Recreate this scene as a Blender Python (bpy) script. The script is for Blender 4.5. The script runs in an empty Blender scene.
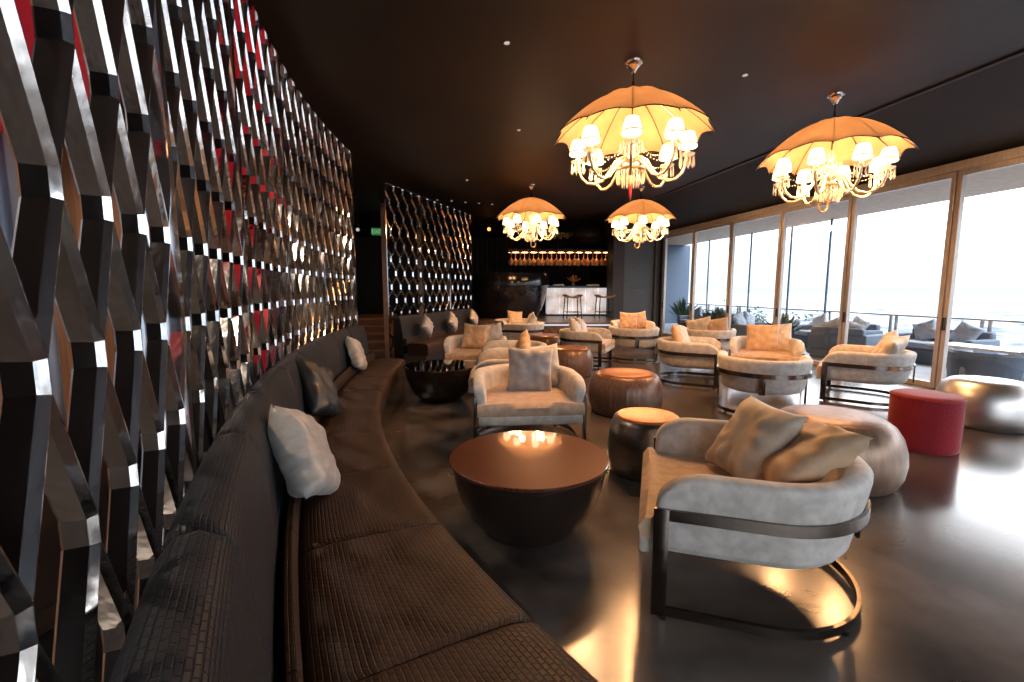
import bpy, bmesh, math, random
from mathutils import Vector, Matrix
random.seed(7)
PI = math.pi
sc = bpy.context.scene
col = sc.collection

# ---------------------------------------------------------------- camera, world, exposure
EYE = 1.6
FPX = 455.0
PITCH = math.atan(52 / FPX)
YAW = math.radians(10.515)
cam = bpy.data.cameras.new('camera')
cam.sensor_fit = 'HORIZONTAL'
cam.sensor_width = 36.0
cam.lens = FPX / 1024 * 36.0
cam.clip_start = 0.02
cam.clip_end = 9000
cam_o = bpy.data.objects.new('camera', cam)
cam_o.location = (0, 0, EYE)
cam_o.rotation_euler = (PI / 2 - PITCH, 0, -YAW)
col.objects.link(cam_o)
sc.camera = cam_o

SKY = 8.8          # strength of the overcast sky
DOWN = 330.0         # light thrown down through the shades of each chandelier
LAMP = 85.0        # watts of each chandelier
w = bpy.data.worlds.new('world')
sc.world = w
w.use_nodes = True
nt = w.node_tree
nt.nodes.clear()
tc = nt.nodes.new('ShaderNodeTexCoord')
sp = nt.nodes.new('ShaderNodeSeparateXYZ')
rp = nt.nodes.new('ShaderNodeValToRGB')
bg = nt.nodes.new('ShaderNodeBackground')
ou = nt.nodes.new('ShaderNodeOutputWorld')
nt.links.new(tc.outputs['Generated'], sp.inputs[0])
nt.links.new(sp.outputs['Z'], rp.inputs[0])
rp.color_ramp.elements[0].position = 0.0
rp.color_ramp.elements[0].color = (0.112, 0.126, 0.140, 1)
rp.color_ramp.elements[1].position = 0.30
rp.color_ramp.elements[1].color = (0.95, 0.97, 1.0, 1)
e = rp.color_ramp.elements.new(0.10)
e.color = (0.22, 0.25, 0.28, 1)
bg.inputs['Strength'].default_value = SKY
nt.links.new(rp.outputs[0], bg.inputs[0])
nt.links.new(bg.outputs[0], ou.inputs[0])

sc.view_settings.view_transform = 'Standard'
sc.view_settings.look = 'None'
sc.view_settings.exposure = 0.15
sc.view_settings.gamma = 1.0
sc.view_settings.use_curve_mapping = False
sc.cycles.use_denoising = True
sc.cycles.max_bounces = 9
sc.cycles.diffuse_bounces = 4
sc.cycles.glossy_bounces = 5
sc.cycles.transmission_bounces = 6
sc.cycles.transparent_max_bounces = 16
sc.cycles.caustics_reflective = False
sc.cycles.caustics_refractive = False
sc.cycles.sample_clamp_indirect = 6.0

# ---------------------------------------------------------------- materials
def newmat(name):
    m = bpy.data.materials.new(name)
    m.use_nodes = True
    b = m.node_tree.nodes['Principled BSDF']
    return m, m.node_tree, b

def noise_mix(nt, ca, cb, scale, detail=3, coord='Object', lo=0.35, hi=0.65, stretch=None):
    tc = nt.nodes.new('ShaderNodeTexCoord')
    n = nt.nodes.new('ShaderNodeTexNoise')
    n.inputs['Scale'].default_value = scale
    n.inputs['Detail'].default_value = detail
    src = tc.outputs[coord]
    if stretch:
        mp = nt.nodes.new('ShaderNodeMapping')
        mp.inputs['Scale'].default_value = stretch
        nt.links.new(src, mp.inputs[0]); src = mp.outputs[0]
    nt.links.new(src, n.inputs['Vector'])
    r = nt.nodes.new('ShaderNodeValToRGB')
    r.color_ramp.elements[0].position = lo
    r.color_ramp.elements[1].position = hi
    r.color_ramp.elements[0].color = (*ca, 1)
    r.color_ramp.elements[1].color = (*cb, 1)
    nt.links.new(n.outputs['Fac'], r.inputs[0])
    return r.outputs[0], n.outputs['Fac']

def bump(nt, b, fac, strength, dist):
    bm_ = nt.nodes.new('ShaderNodeBump')
    bm_.inputs['Strength'].default_value = strength
    bm_.inputs['Distance'].default_value = dist
    nt.links.new(fac, bm_.inputs['Height'])
    nt.links.new(bm_.outputs[0], b.inputs['Normal'])

def simple(name, c, rough=0.5, metal=0.0, cb=None, scale=8, bmp=0, sheen=0, coat=0, stretch=None, aniso=0):
    m, nt, b = newmat(name)
    b.inputs['Base Color'].default_value = (*c, 1)
    b.inputs['Roughness'].default_value = rough
    b.inputs['Metallic'].default_value = metal
    if sheen:
        b.inputs['Sheen Weight'].default_value = sheen
        b.inputs['Sheen Roughness'].default_value = 0.35
    if coat:
        b.inputs['Coat Weight'].default_value = coat
        b.inputs['Coat Roughness'].default_value = 0.05
    cb = cb or tuple(x * 0.82 for x in c)
    o, f = noise_mix(nt, cb, c, scale, stretch=stretch)
    nt.links.new(o, b.inputs['Base Color'])
    if bmp:
        bump(nt, b, f, bmp, 0.01)
    return m

def emit(name, c, s):
    m = bpy.data.materials.new(name); m.use_nodes = True
    nt = m.node_tree; nt.nodes.clear()
    e = nt.nodes.new('ShaderNodeEmission'); o = nt.nodes.new('ShaderNodeOutputMaterial')
    e.inputs[0].default_value = (*c, 1); e.inputs[1].default_value = s
    nt.links.new(e.outputs[0], o.inputs[0])
    return m

def clear_glass(name, tint=(1, 1, 1), refl=1.0, rough=0.0):
    m = bpy.data.materials.new(name); m.use_nodes = True
    nt = m.node_tree; nt.nodes.clear()
    o = nt.nodes.new('ShaderNodeOutputMaterial')
    t = nt.nodes.new('ShaderNodeBsdfTransparent'); g = nt.nodes.new('ShaderNodeBsdfGlossy')
    t.inputs[0].default_value = (*tint, 1); g.inputs['Roughness'].default_value = rough
    lw = nt.nodes.new('ShaderNodeFresnel'); lw.inputs['IOR'].default_value = 1.45
    mu = nt.nodes.new('ShaderNodeMath'); mu.operation = 'MULTIPLY'; mu.inputs[1].default_value = refl; mu.use_clamp = True
    nt.links.new(lw.outputs[0], mu.inputs[0])
    geo = nt.nodes.new('ShaderNodeNewGeometry'); bf = nt.nodes.new('ShaderNodeMath'); bf.operation = 'SUBTRACT'; bf.inputs[0].default_value = 1
    nt.links.new(geo.outputs['Backfacing'], bf.inputs[1])
    m2 = nt.nodes.new('ShaderNodeMath'); m2.operation = 'MULTIPLY'
    nt.links.new(mu.outputs[0], m2.inputs[0]); nt.links.new(bf.outputs[0], m2.inputs[1]); mu = m2
    mx = nt.nodes.new('ShaderNodeMixShader')
    nt.links.new(mu.outputs[0], mx.inputs[0]); nt.links.new(t.outputs[0], mx.inputs[1]); nt.links.new(g.outputs[0], mx.inputs[2])
    nt.links.new(mx.outputs[0], o.inputs[0])
    return m

def weave(name, ca, cb, rough, metal=0, bw=0.028, rh=0.014, strength=0.6):
    m, nt, b = newmat(name)
    tc = nt.nodes.new('ShaderNodeTexCoord')
    br = nt.nodes.new('ShaderNodeTexBrick')
    br.inputs['Scale'].default_value = 1.0
    br.inputs['Brick Width'].default_value = bw
    br.inputs['Row Height'].default_value = rh
    br.inputs['Mortar Size'].default_value = 0.0028
    br.inputs['Mortar Smooth'].default_value = 1.0
    br.inputs['Color1'].default_value = (*ca, 1)
    br.inputs['Color2'].default_value = (*cb, 1)
    br.inputs['Mortar'].default_value = (ca[0] * .3, ca[1] * .3, ca[2] * .3, 1)
    nt.links.new(tc.outputs['UV'], br.inputs['Vector'])
    nt.links.new(br.outputs['Color'], b.inputs['Base Color'])
    b.inputs['Roughness'].default_value = rough
    b.inputs['Specular IOR Level'].default_value = .28
    iv = nt.nodes.new('ShaderNodeMath'); iv.operation = 'SUBTRACT'; iv.inputs[0].default_value = 1
    nt.links.new(br.outputs['Fac'], iv.inputs[1])
    bump(nt, b, iv.outputs[0], strength, 0.006)
    return m

M = {}
M['weave_grey'] = weave('blue grey woven leather', (.022, .025, .034), (.015, .018, .025), .48)
M['weave_brown'] = weave('dark brown woven leather', (.050, .023, .013), (.032, .015, .009), .52)
M['leather_dark'] = simple('dark leather', (.03, .024, .02), .5)
M['velvet'] = simple('champagne velvet', (.68, .63, .58), .62, cb=(.50, .46, .42), scale=14, bmp=.12, sheen=.45)
M['velvet_warm_lit'] = simple('tan velvet', (.60, .42, .29), .6, cb=(.44, .30, .20), scale=12, bmp=.12, sheen=.4)  # seat velvet with the chandeliers' warm light put into its colour
M['satin_silver'] = simple('silver satin', (.52, .47, .42), .36, cb=(.40, .36, .32), scale=9, bmp=.35, sheen=.3, stretch=(1, 1, 3))
M['satin_dark'] = simple('black satin', (.018, .017, .018), .42, scale=9, bmp=.35, stretch=(1, 1, 3))
M['velvet_grey'] = simple('grey velvet', (.42, .39, .37), .5, cb=(.30, .28, .27), scale=10, bmp=.2, sheen=.5)
M['velvet_gold'] = simple('golden tan velvet', (.62, .42, .25), .5, cb=(.50, .32, .19), scale=10, bmp=.25, sheen=.4)
M['velvet_cream'] = simple('cream velvet', (.68, .58, .46), .55, cb=(.54, .45, .35), scale=10, bmp=.25, sheen=.4)
M['bronze'] = simple('dark bronze', (.17, .14, .12), .22, 1.0, scale=20, stretch=(1, 1, 12))
M['mirror'] = simple('mirror glass', (.97, .96, .97), .10, 1.0, cb=(.90, .87, .84), scale=8, bmp=.6, stretch=(1, 1, .5))
M['mirror_frame'] = simple('polished steel', (.66, .66, .70), .12, 1.0, scale=6)
M['ceiling'] = simple('dark brown ceiling paint', (.042, .027, .020), .55, cb=(.030, .019, .014), scale=.8)
M['wall'] = simple('near black wall', (.022, .019, .018), .55, scale=2)
M['soffit'] = simple('charcoal soffit', (.026, .023, .022), .5, scale=2)
M['panel_grey'] = simple('slate grey panel', (.055, .062, .070), .45, scale=3)
M['frame_alu'] = simple('champagne aluminium', (.62, .54, .48), .34, .5, scale=4, stretch=(8, 8, 1))
M['glass'] = clear_glass('window glass', (.97, .985, 1), 1.6)
m = bpy.data.materials.new('cut crystal'); m.use_nodes = True
nt = m.node_tree; nt.nodes.clear()
o_ = nt.nodes.new('ShaderNodeOutputMaterial'); ad = nt.nodes.new('ShaderNodeMixShader'); a2 = nt.nodes.new('ShaderNodeMixShader'); a3 = nt.nodes.new('ShaderNodeMixShader')
df = nt.nodes.new('ShaderNodeBsdfDiffuse'); tl = nt.nodes.new('ShaderNodeBsdfTranslucent'); gl = nt.nodes.new('ShaderNodeBsdfGlossy'); tr = nt.nodes.new('ShaderNodeBsdfTransparent')
for n_ in (df, tl, gl): n_.inputs[0].default_value = (1, .93, .80, 1)
gl.inputs['Roughness'].default_value = .12
ad.inputs[0].default_value = .5; a2.inputs[0].default_value = .4; a3.inputs[0].default_value = .35
nt.links.new(df.outputs[0], ad.inputs[1]); nt.links.new(tl.outputs[0], ad.inputs[2])
nt.links.new(ad.outputs[0], a2.inputs[1]); nt.links.new(gl.outputs[0], a2.inputs[2])
nt.links.new(a2.outputs[0], a3.inputs[1]); nt.links.new(tr.outputs[0], a3.inputs[2]); nt.links.new(a3.outputs[0], o_.inputs[0])
M['crystal'] = m
M['chrome'] = simple('chrome', (.8, .78, .75), .15, 1.0)
M['red_glass'] = simple('red glass', (.55, .02, .02), .12, coat=1)
M['copper'] = simple('copper sheet', (.72, .32, .15), .28, 1.0, cb=(.60, .24, .11), scale=14, bmp=.05)
M['pewter'] = simple('brushed pewter', (.36, .33, .30), .30, 1.0, cb=(.24, .22, .20), scale=5, stretch=(1, 1, 3))
M['silver'] = simple('brushed silver', (.66, .64, .62), .38, 1.0, cb=(.56, .54, .53), scale=5)
M['bronze_wood'] = simple('bronzed wood', (.30, .19, .13), .36, .45, cb=(.20, .125, .085), scale=5, stretch=(3, 3, .6))
M['ribbed_wood'] = simple('ribbed walnut', (.20, .11, .07), .36, .25, cb=(.11, .06, .04), scale=10, stretch=(4, 4, .5))
M['red_fabric'] = simple('crimson wool', (.30, .006, .014), .85, cb=(.22, .004, .010), scale=60, bmp=.5, sheen=.35)
M['ebony'] = simple('ebony lacquer', (.022, .014, .011), .26, scale=12, stretch=(1, 1, 6))
M['dark_mirror'] = simple('smoked mirror', (.30, .27, .25), .04, 1.0, scale=4)
M['black_gloss'] = simple('black lacquer', (.01, .01, .012), .12)
M['black_metal'] = simple('black metal', (.02, .02, .02), .4, .5)
M['stool_wood'] = simple('brown stool leather', (.22, .12, .07), .45)
M['brown_leather'] = simple('brown leather', (.06, .032, .02), .45)
M['step_wood'] = simple('brown step wood', (.22, .10, .05), .4, cb=(.12, .055, .03), scale=20, bmp=.2, stretch=(1, 6, 1))
M['platform'] = simple('brown platform stone', (.16, .10, .07), .3, cb=(.07, .045, .03), scale=9)
M['wicker'] = simple('blue grey wicker', (.09, .13, .19), .7, scale=60, bmp=.4)
M['out_cushion'] = simple('grey outdoor cushion', (.32, .38, .46), .8)
M['out_light'] = simple('pale outdoor cushion', (.62, .68, .76), .8)
M['deck'] = simple('pale terrace tile', (.30, .34, .40), .55, scale=3)
M['terrace_ceiling'] = simple('tan terrace ceiling', (.62, .42, .26), .6)
M['white'] = simple('white lacquer', (.8, .8, .8), .35)
M['leaf'] = simple('dark green leaves', (.05, .09, .04), .6, cb=(.02, .05, .02), scale=20)
M['pot'] = simple('grey planter', (.25, .27, .3), .6)
M['red_shade'] = simple('red lampshade fabric', (.50, .012, .02), .6, cb=(.40, .01, .016), scale=30)
_b = M['red_shade'].node_tree.nodes['Principled BSDF']; _b.inputs['Emission Color'].default_value = (.9, .02, .04, 1); _b.inputs['Emission Strength'].default_value = .16
M['wood_wall'] = simple('warm brown timber wall', (.30, .15, .08), .4, cb=(.16, .08, .045), scale=3, stretch=(4, 4, .4))
M['curtain'] = simple('silver grey curtain', (.38, .42, .50), .35, .35, scale=3)
M['dark_curtain'] = simple('black curtain', (.02, .018, .02), .7)
M['gold'] = simple('dull gold', (.55, .38, .20), .35, .9)
M['amber_tint'] = simple('amber lit glassware', (.85, .45, .22), .15, .4)  # strip light on the rack glasses put into their colour; also for blooms
M['shade_glow'] = emit('glowing lamp shade', (1.0, .74, .42), 3.4)
M['led_warm'] = emit('warm strip light', (1.0, .50, .2), 14.0)
M['downlight'] = emit('small ceiling light', (1.0, .85, .7), .55)
M['spot_orange'] = emit('orange spot', (1.0, .36, .10), 2.2)
M['exit_green'] = emit('green exit light', (.05, .45, .10), .30)
M['exit_white'] = emit('white exit letters', (.7, 1.0, .7), .4)
M['strip_white'] = emit('step strip light', (.9, .92, 1.0), .7)

# orange umbrella fabric: diffuse and translucent
m = bpy.data.materials.new('amber umbrella silk'); m.use_nodes = True
nt = m.node_tree; nt.nodes.clear()
o_ = nt.nodes.new('ShaderNodeOutputMaterial'); d_ = nt.nodes.new('ShaderNodeBsdfDiffuse'); t_ = nt.nodes.new('ShaderNodeBsdfTranslucent')
mx = nt.nodes.new('ShaderNodeMixShader'); mx.inputs[0].default_value = .26
cc, _ = noise_mix(nt, (.60, .33, .155), (.68, .40, .20), 3)
nt.links.new(cc, d_.inputs[0]); nt.links.new(cc, t_.inputs[0])
nt.links.new(d_.outputs[0], mx.inputs[1]); nt.links.new(t_.outputs[0], mx.inputs[2]); nt.links.new(mx.outputs[0], o_.inputs[0])
M['umbrella'] = m

# polished concrete floor
m, nt, b = newmat('polished dark concrete')
c1, f1 = noise_mix(nt, (.034, .026, .022), (.120, .100, .090), 1.3, 8, lo=.32, hi=.72)
nt.links.new(c1, b.inputs['Base Color'])
mr = nt.nodes.new('ShaderNodeMapRange'); mr.inputs['To Min'].default_value = .12; mr.inputs['To Max'].default_value = .26
nt.links.new(f1, mr.inputs[0]); nt.links.new(mr.outputs[0], b.inputs['Roughness'])
b.inputs['Specular IOR Level'].default_value = .75
M['floor'] = m

# copper table top with a fine perforated dot pattern
m, nt, b = newmat('perforated copper top')
tc = nt.nodes.new('ShaderNodeTexCoord'); vo = nt.nodes.new('ShaderNodeTexVoronoi')
vo.inputs['Scale'].default_value = 75; vo.inputs['Randomness'].default_value = 0.0
nt.links.new(tc.outputs['Object'], vo.inputs['Vector'])
r = nt.nodes.new('ShaderNodeValToRGB')
r.color_ramp.elements[0].position = .30; r.color_ramp.elements[0].color = (.05, .014, .006, 1)
r.color_ramp.elements[1].position = .42; r.color_ramp.elements[1].color = (.15, .040, .016, 1)
nt.links.new(vo.outputs['Distance'], r.inputs[0]); nt.links.new(r.outputs[0], b.inputs['Base Color'])
b.inputs['Roughness'].default_value = .35; b.inputs['Metallic'].default_value = .3
b.inputs['Coat Weight'].default_value = 1.0; b.inputs['Coat Roughness'].default_value = .03
b.inputs['Coat IOR'].default_value = 2.5
M['table_top'] = m

# veined white bar front, lit from behind
m, nt, b = newmat('backlit onyx')
cc, _ = noise_mix(nt, (.42, .36, .30), (.95, .95, 1.0), 2.2, 7, lo=.30, hi=.62)
nt.links.new(cc, b.inputs['Base Color']); nt.links.new(cc, b.inputs['Emission Color'])
b.inputs['Emission Strength'].default_value = .55
M['onyx'] = m

# black mosaic with glossy facets
m, nt, b = newmat('black mosaic')
tc = nt.nodes.new('ShaderNodeTexCoord'); vo = nt.nodes.new('ShaderNodeTexVoronoi'); vo.inputs['Scale'].default_value = 9
nt.links.new(tc.outputs['Object'], vo.inputs['Vector'])
b.inputs['Base Color'].default_value = (.012, .012, .016, 1); b.inputs['Roughness'].default_value = .12
bump(nt, b, vo.outputs['Distance'], .3, .02)
M['mosaic'] = m

# land far below the terrace
m, nt, b = newmat('hazy city land')
cc, _ = noise_mix(nt, (.012, .03, .07), (.15, .16, .17), .016, 9, lo=.42, hi=.56)
nt.links.new(cc, b.inputs['Base Color']); b.inputs['Roughness'].default_value = .9
M['city'] = m

# ---------------------------------------------------------------- mesh helpers
def link(o, parent=None):
    col.objects.link(o)
    if parent is not None:
        o.parent = parent
    return o

def tag(o, label, cat, group=None, kind=None):
    o['label'] = label; o['category'] = cat
    if group: o['group'] = group
    if kind: o['kind'] = kind
    return o

def empty(name, loc, rz=0.0):
    o = bpy.data.objects.new(name, None)
    o.location = loc; o.rotation_euler = (0, 0, rz); o.empty_display_size = .1
    col.objects.link(o)
    return o

def mesh_obj(name, bm, mat, parent=None, loc=None, smooth=True, angle=40):
    me = bpy.data.meshes.new(name)
    bmesh.ops.recalc_face_normals(bm, faces=bm.faces)
    bm.to_mesh(me); bm.free()
    if smooth:
        me.polygons.foreach_set('use_smooth', [True] * len(me.polygons))
        me.set_sharp_from_angle(angle=math.radians(angle))
    me.materials.append(mat)
    o = bpy.data.objects.new(name, me)
    if loc: o.location = loc
    return link(o, parent)

def structure(o):
    o['kind'] = 'structure'
    return o

def box(bm, x0, x1, y0, y1, z0, z1, bev=0.0, mtx=None):
    r = bmesh.ops.create_cube(bm, size=1.0)
    vs = r['verts']
    for v in vs:
        v.co = Vector(((x0 + x1) / 2 + v.co.x * (x1 - x0), (y0 + y1) / 2 + v.co.y * (y1 - y0), (z0 + z1) / 2 + v.co.z * (z1 - z0)))
    if bev:
        es = list({e for v in vs for e in v.link_edges})
        q = bmesh.ops.bevel(bm, geom=es, offset=bev, segments=3, affect='EDGES', profile=.5)
        vs = list({v for f in q['faces'] for v in f.verts} | {v for v in vs if v.is_valid})
    if mtx is not None:
        bmesh.ops.transform(bm, matrix=mtx, verts=vs)
    return vs

def lathe(bm, prof, seg=40, cx=0, cy=0, close=False, rib=0, ribamp=0):
    """prof: list of (r, z) from bottom to top."""
    rings = []
    for (r, z) in prof:
        if r < 1e-5:
            rings.append([bm.verts.new((cx, cy, z))])
        else:
            ring = []
            for i in range(seg):
                a = 2 * PI * i / seg
                rr = r * (1 + (ribamp * abs(math.sin(a * rib / 2)) if rib else 0))
                ring.append(bm.verts.new((cx + rr * math.cos(a), cy + rr * math.sin(a), z)))
            rings.append(ring)
    for a, b in zip(rings[:-1], rings[1:]):
        if len(a) == 1 and len(b) == 1: continue
        for i in range(seg):
            j = (i + 1) % seg
            if len(a) == 1: bm.faces.new((a[0], b[i], b[j]))
            elif len(b) == 1: bm.faces.new((a[i], a[j], b[0]))
            else: bm.faces.new((a[i], a[j], b[j], b[i]))
    return rings

def sweep(bm, stations, sec, cap=True, closed_sec=True, uv=False):
    """stations: list of (origin Vector, normal Vector(outward, horizontal), fn(n,z)->(n,z) or None). sec: list of (n, z)."""
    rows = []
    for (p, n, fn) in stations:
        row = []
        for (a, z) in sec:
            if fn: a, z = fn(a, z)
            row.append(bm.verts.new((p.x + n.x * a, p.y + n.y * a, p.z + z)))
        rows.append(row)
    k = len(sec)
    uvl = bm.loops.layers.uv.verify() if uv else None
    S = [0.0]
    for i in range(1, len(stations)):
        S.append(S[-1] + (stations[i][0] - stations[i - 1][0]).length)
    T = [0.0]
    for i in range(1, k + 1):
        a, b2 = sec[i - 1], sec[i % k]
        T.append(T[-1] + math.hypot(a[0] - b2[0], a[1] - b2[1]))
    rng = k if closed_sec else k - 1
    for i in range(len(rows) - 1):
        for j in range(rng):
            f = bm.faces.new((rows[i][j], rows[i + 1][j], rows[i + 1][(j + 1) % k], rows[i][(j + 1) % k]))
            if uv:
                q = [(S[i], T[j]), (S[i + 1], T[j]), (S[i + 1], T[j + 1]), (S[i], T[j + 1])]
                for lp, t in zip(f.loops, q): lp[uvl].uv = t
    if cap and closed_sec:
        bm.faces.new(rows[0]); bm.faces.new(rows[-1][::-1])
    return rows

def tube(bm, pts, r, seg=8, cap=True):
    pts = [Vector(p) for p in pts]
    rings = []
    prev = None
    for i, p in enumerate(pts):
        t = (pts[min(i + 1, len(pts) - 1)] - pts[max(i - 1, 0)]).normalized()
        if prev is None:
            u = t.orthogonal().normalized()
        else:
            u = (prev - t * prev.dot(t)).normalized()
        prev = u
        v = t.cross(u)
        rr = r[i] if isinstance(r, (list, tuple)) else r
        rings.append([bm.verts.new(p + (u * math.cos(2 * PI * k / seg) + v * math.sin(2 * PI * k / seg)) * rr) for k in range(seg)])
    for a, b in zip(rings[:-1], rings[1:]):
        for k in range(seg):
            bm.faces.new((a[k], a[(k + 1) % seg], b[(k + 1) % seg], b[k]))
    if cap:
        bm.faces.new(rings[0][::-1]); bm.faces.new(rings[-1])

def copy_tree(o, parent=None):
    c = o.copy(); col.objects.link(c)
    if parent is not None:
        c.parent = parent
    for ch in [x for x in o.children]:
        copy_tree(ch, c)
    return c

# ---------------------------------------------------------------- room shell
def slab(name, x0, x1, y0, y1, z0, z1, mat):
    bm = bmesh.new(); box(bm, x0, x1, y0, y1, z0, z1)
    return structure(mesh_obj(name, bm, mat, smooth=False))

XW = 8.09
CEIL = 4.2
slab('floor', -6.2, 8.22, -5.2, 24.2, -.12, 0, M['floor'])
slab('ceiling', -6.2, 6.45, -5.2, 24.2, CEIL, CEIL + .15, M['ceiling'])
slab('wall_left', -6.35, -6.2, -5.2, 24.2, 0, CEIL, M['wall'])
slab('wall_back', -6.2, 12.0, 24.2, 24.35, 0, CEIL, M['wall'])
slab('wall_front', -6.2, 8.2, -5.35, -5.2, 3.40, CEIL, M['wall'])
slab('wall_corner', -6.2, -1.15, -5.35, -5.2, 0, 3.40, M['wall'])
# sloping soffit from the ceiling edge down to the window head
bm = bmesh.new()
q = [(6.45, CEIL + .15), (6.45, CEIL - .03), (6.52, CEIL - .03), (8.22, 3.52), (8.22, CEIL + .15)]
fr = [bm.verts.new((x, -5.2, z)) for x, z in q]; bk = [bm.verts.new((x, 24.2, z)) for x, z in q]
for i in range(5):
    bm.faces.new((fr[i], fr[(i + 1) % 5], bk[(i + 1) % 5], bk[i]))
bm.faces.new(fr); bm.faces.new(bk[::-1])
structure(mesh_obj('trim_1', bm, M['soffit'], smooth=False))
slab('wall_right', XW - .03, XW + .13, 14.78, 24.2, 0, 3.52, M['wall'])

# window wall: folding glass leaves, floor to head
Y0 = 5.87
mull = [Y0 + 1.765 * k for k in range(-6, 6)]
HEAD = 3.40
for n in range(len(mull) - 1):
    a, b_ = mull[n], mull[n + 1]
    r = empty('window_%d' % (n + 1), (XW, a, 0)); r['kind'] = 'structure'
    L = b_ - a
    bm = bmesh.new()
    box(bm, -.035, .045, .012, .078, 0, HEAD, .006)
    box(bm, -.035, .045, L - .078, L - .012, 0, HEAD, .006)
    box(bm, -.035, .045, .078, L - .078, HEAD - .085, HEAD, .006)
    box(bm, -.035, .045, .078, L - .078, 0, .09, .006)
    box(bm, -.005, .015, -.012, .012, 0, HEAD)
    mesh_obj('window_frame', bm, M['frame_alu'], r, smooth=False)
    bm = bmesh.new(); box(bm, .0, .012, .078, L - .078, .09, HEAD - .085)
    mesh_obj('glass_pane', bm, M['glass'], r, smooth=False)
    bm = bmesh.new(); box(bm, -.075, -.035, L - .06, L - .035, .95, 1.15, .004)
    mesh_obj('handle', bm, M['black_metal'], r, smooth=False)
FILL_FW = [-1.15 + 1.85 * k for k in range(6)]  # added glazing behind the camera, unseen, lets in fill light
for n in range(5):
    r = empty('window_%d' % (n + 20), (FILL_FW[n], -5.28, 0)); r['kind'] = 'structure'
    bm = bmesh.new()
    box(bm, .0, .08, -.04, .04, 0, HEAD, .006); box(bm, 1.77, 1.85, -.04, .04, 0, HEAD, .006)
    box(bm, .08, 1.77, -.04, .04, HEAD - .085, HEAD, .006); box(bm, .08, 1.77, -.04, .04, 0, .09, .006)
    mesh_obj('window_frame', bm, M['frame_alu'], r, smooth=False)
    bm = bmesh.new(); box(bm, .08, 1.77, -.006, .006, .09, HEAD - .085)
    mesh_obj('glass_pane', bm, M['glass'], r, smooth=False)
bm = bmesh.new()
box(bm, XW - .07, XW + .09, mull[0], 14.78, HEAD, 3.54, .008)
box(bm, XW - .085, XW + .09, mull[0], 14.78, HEAD + .05, 3.46, .008)
structure(mesh_obj('trim_2', bm, M['frame_alu'], smooth=False))
slab('trim_3', XW - .06, XW + .1, -5.2, mull[0], 0, 3.54, M['wall'])
# grey wall return and black pillar at the end of the window wall
bm = bmesh.new(); box(bm, 6.72, 7.86, 15.0, 15.5, 0, 3.9)
for k in range(5): box(bm, 6.74, 7.84, 14.985, 15.0, .05 + k * .8, .05 + k * .8 + .78, .004)
structure(mesh_obj('wall_return', bm, M['panel_grey'], smooth=False))
slab('wall_pillar', 6.32, 6.72, 14.95, 15.5, 0, CEIL, M['wall'])
slab('trim_4', 7.86, 8.04, 14.9, 15.3, 0, 3.6, M['panel_grey'])

# ---------------------------------------------------------------- umbrella chandelier
def drop(bm, x, y, z, h, r=.009):
    top = bm.verts.new((x, y, z)); bot = bm.verts.new((x, y, z - h))
    ring = [bm.verts.new((x + r * math.cos(k * PI / 2), y + r * math.sin(k * PI / 2), z - h * .72)) for k in range(4)]
    for k in range(4):
        bm.faces.new((top, ring[k], ring[(k + 1) % 4])); bm.faces.new((bot, ring[(k + 1) % 4], ring[k]))

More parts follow.
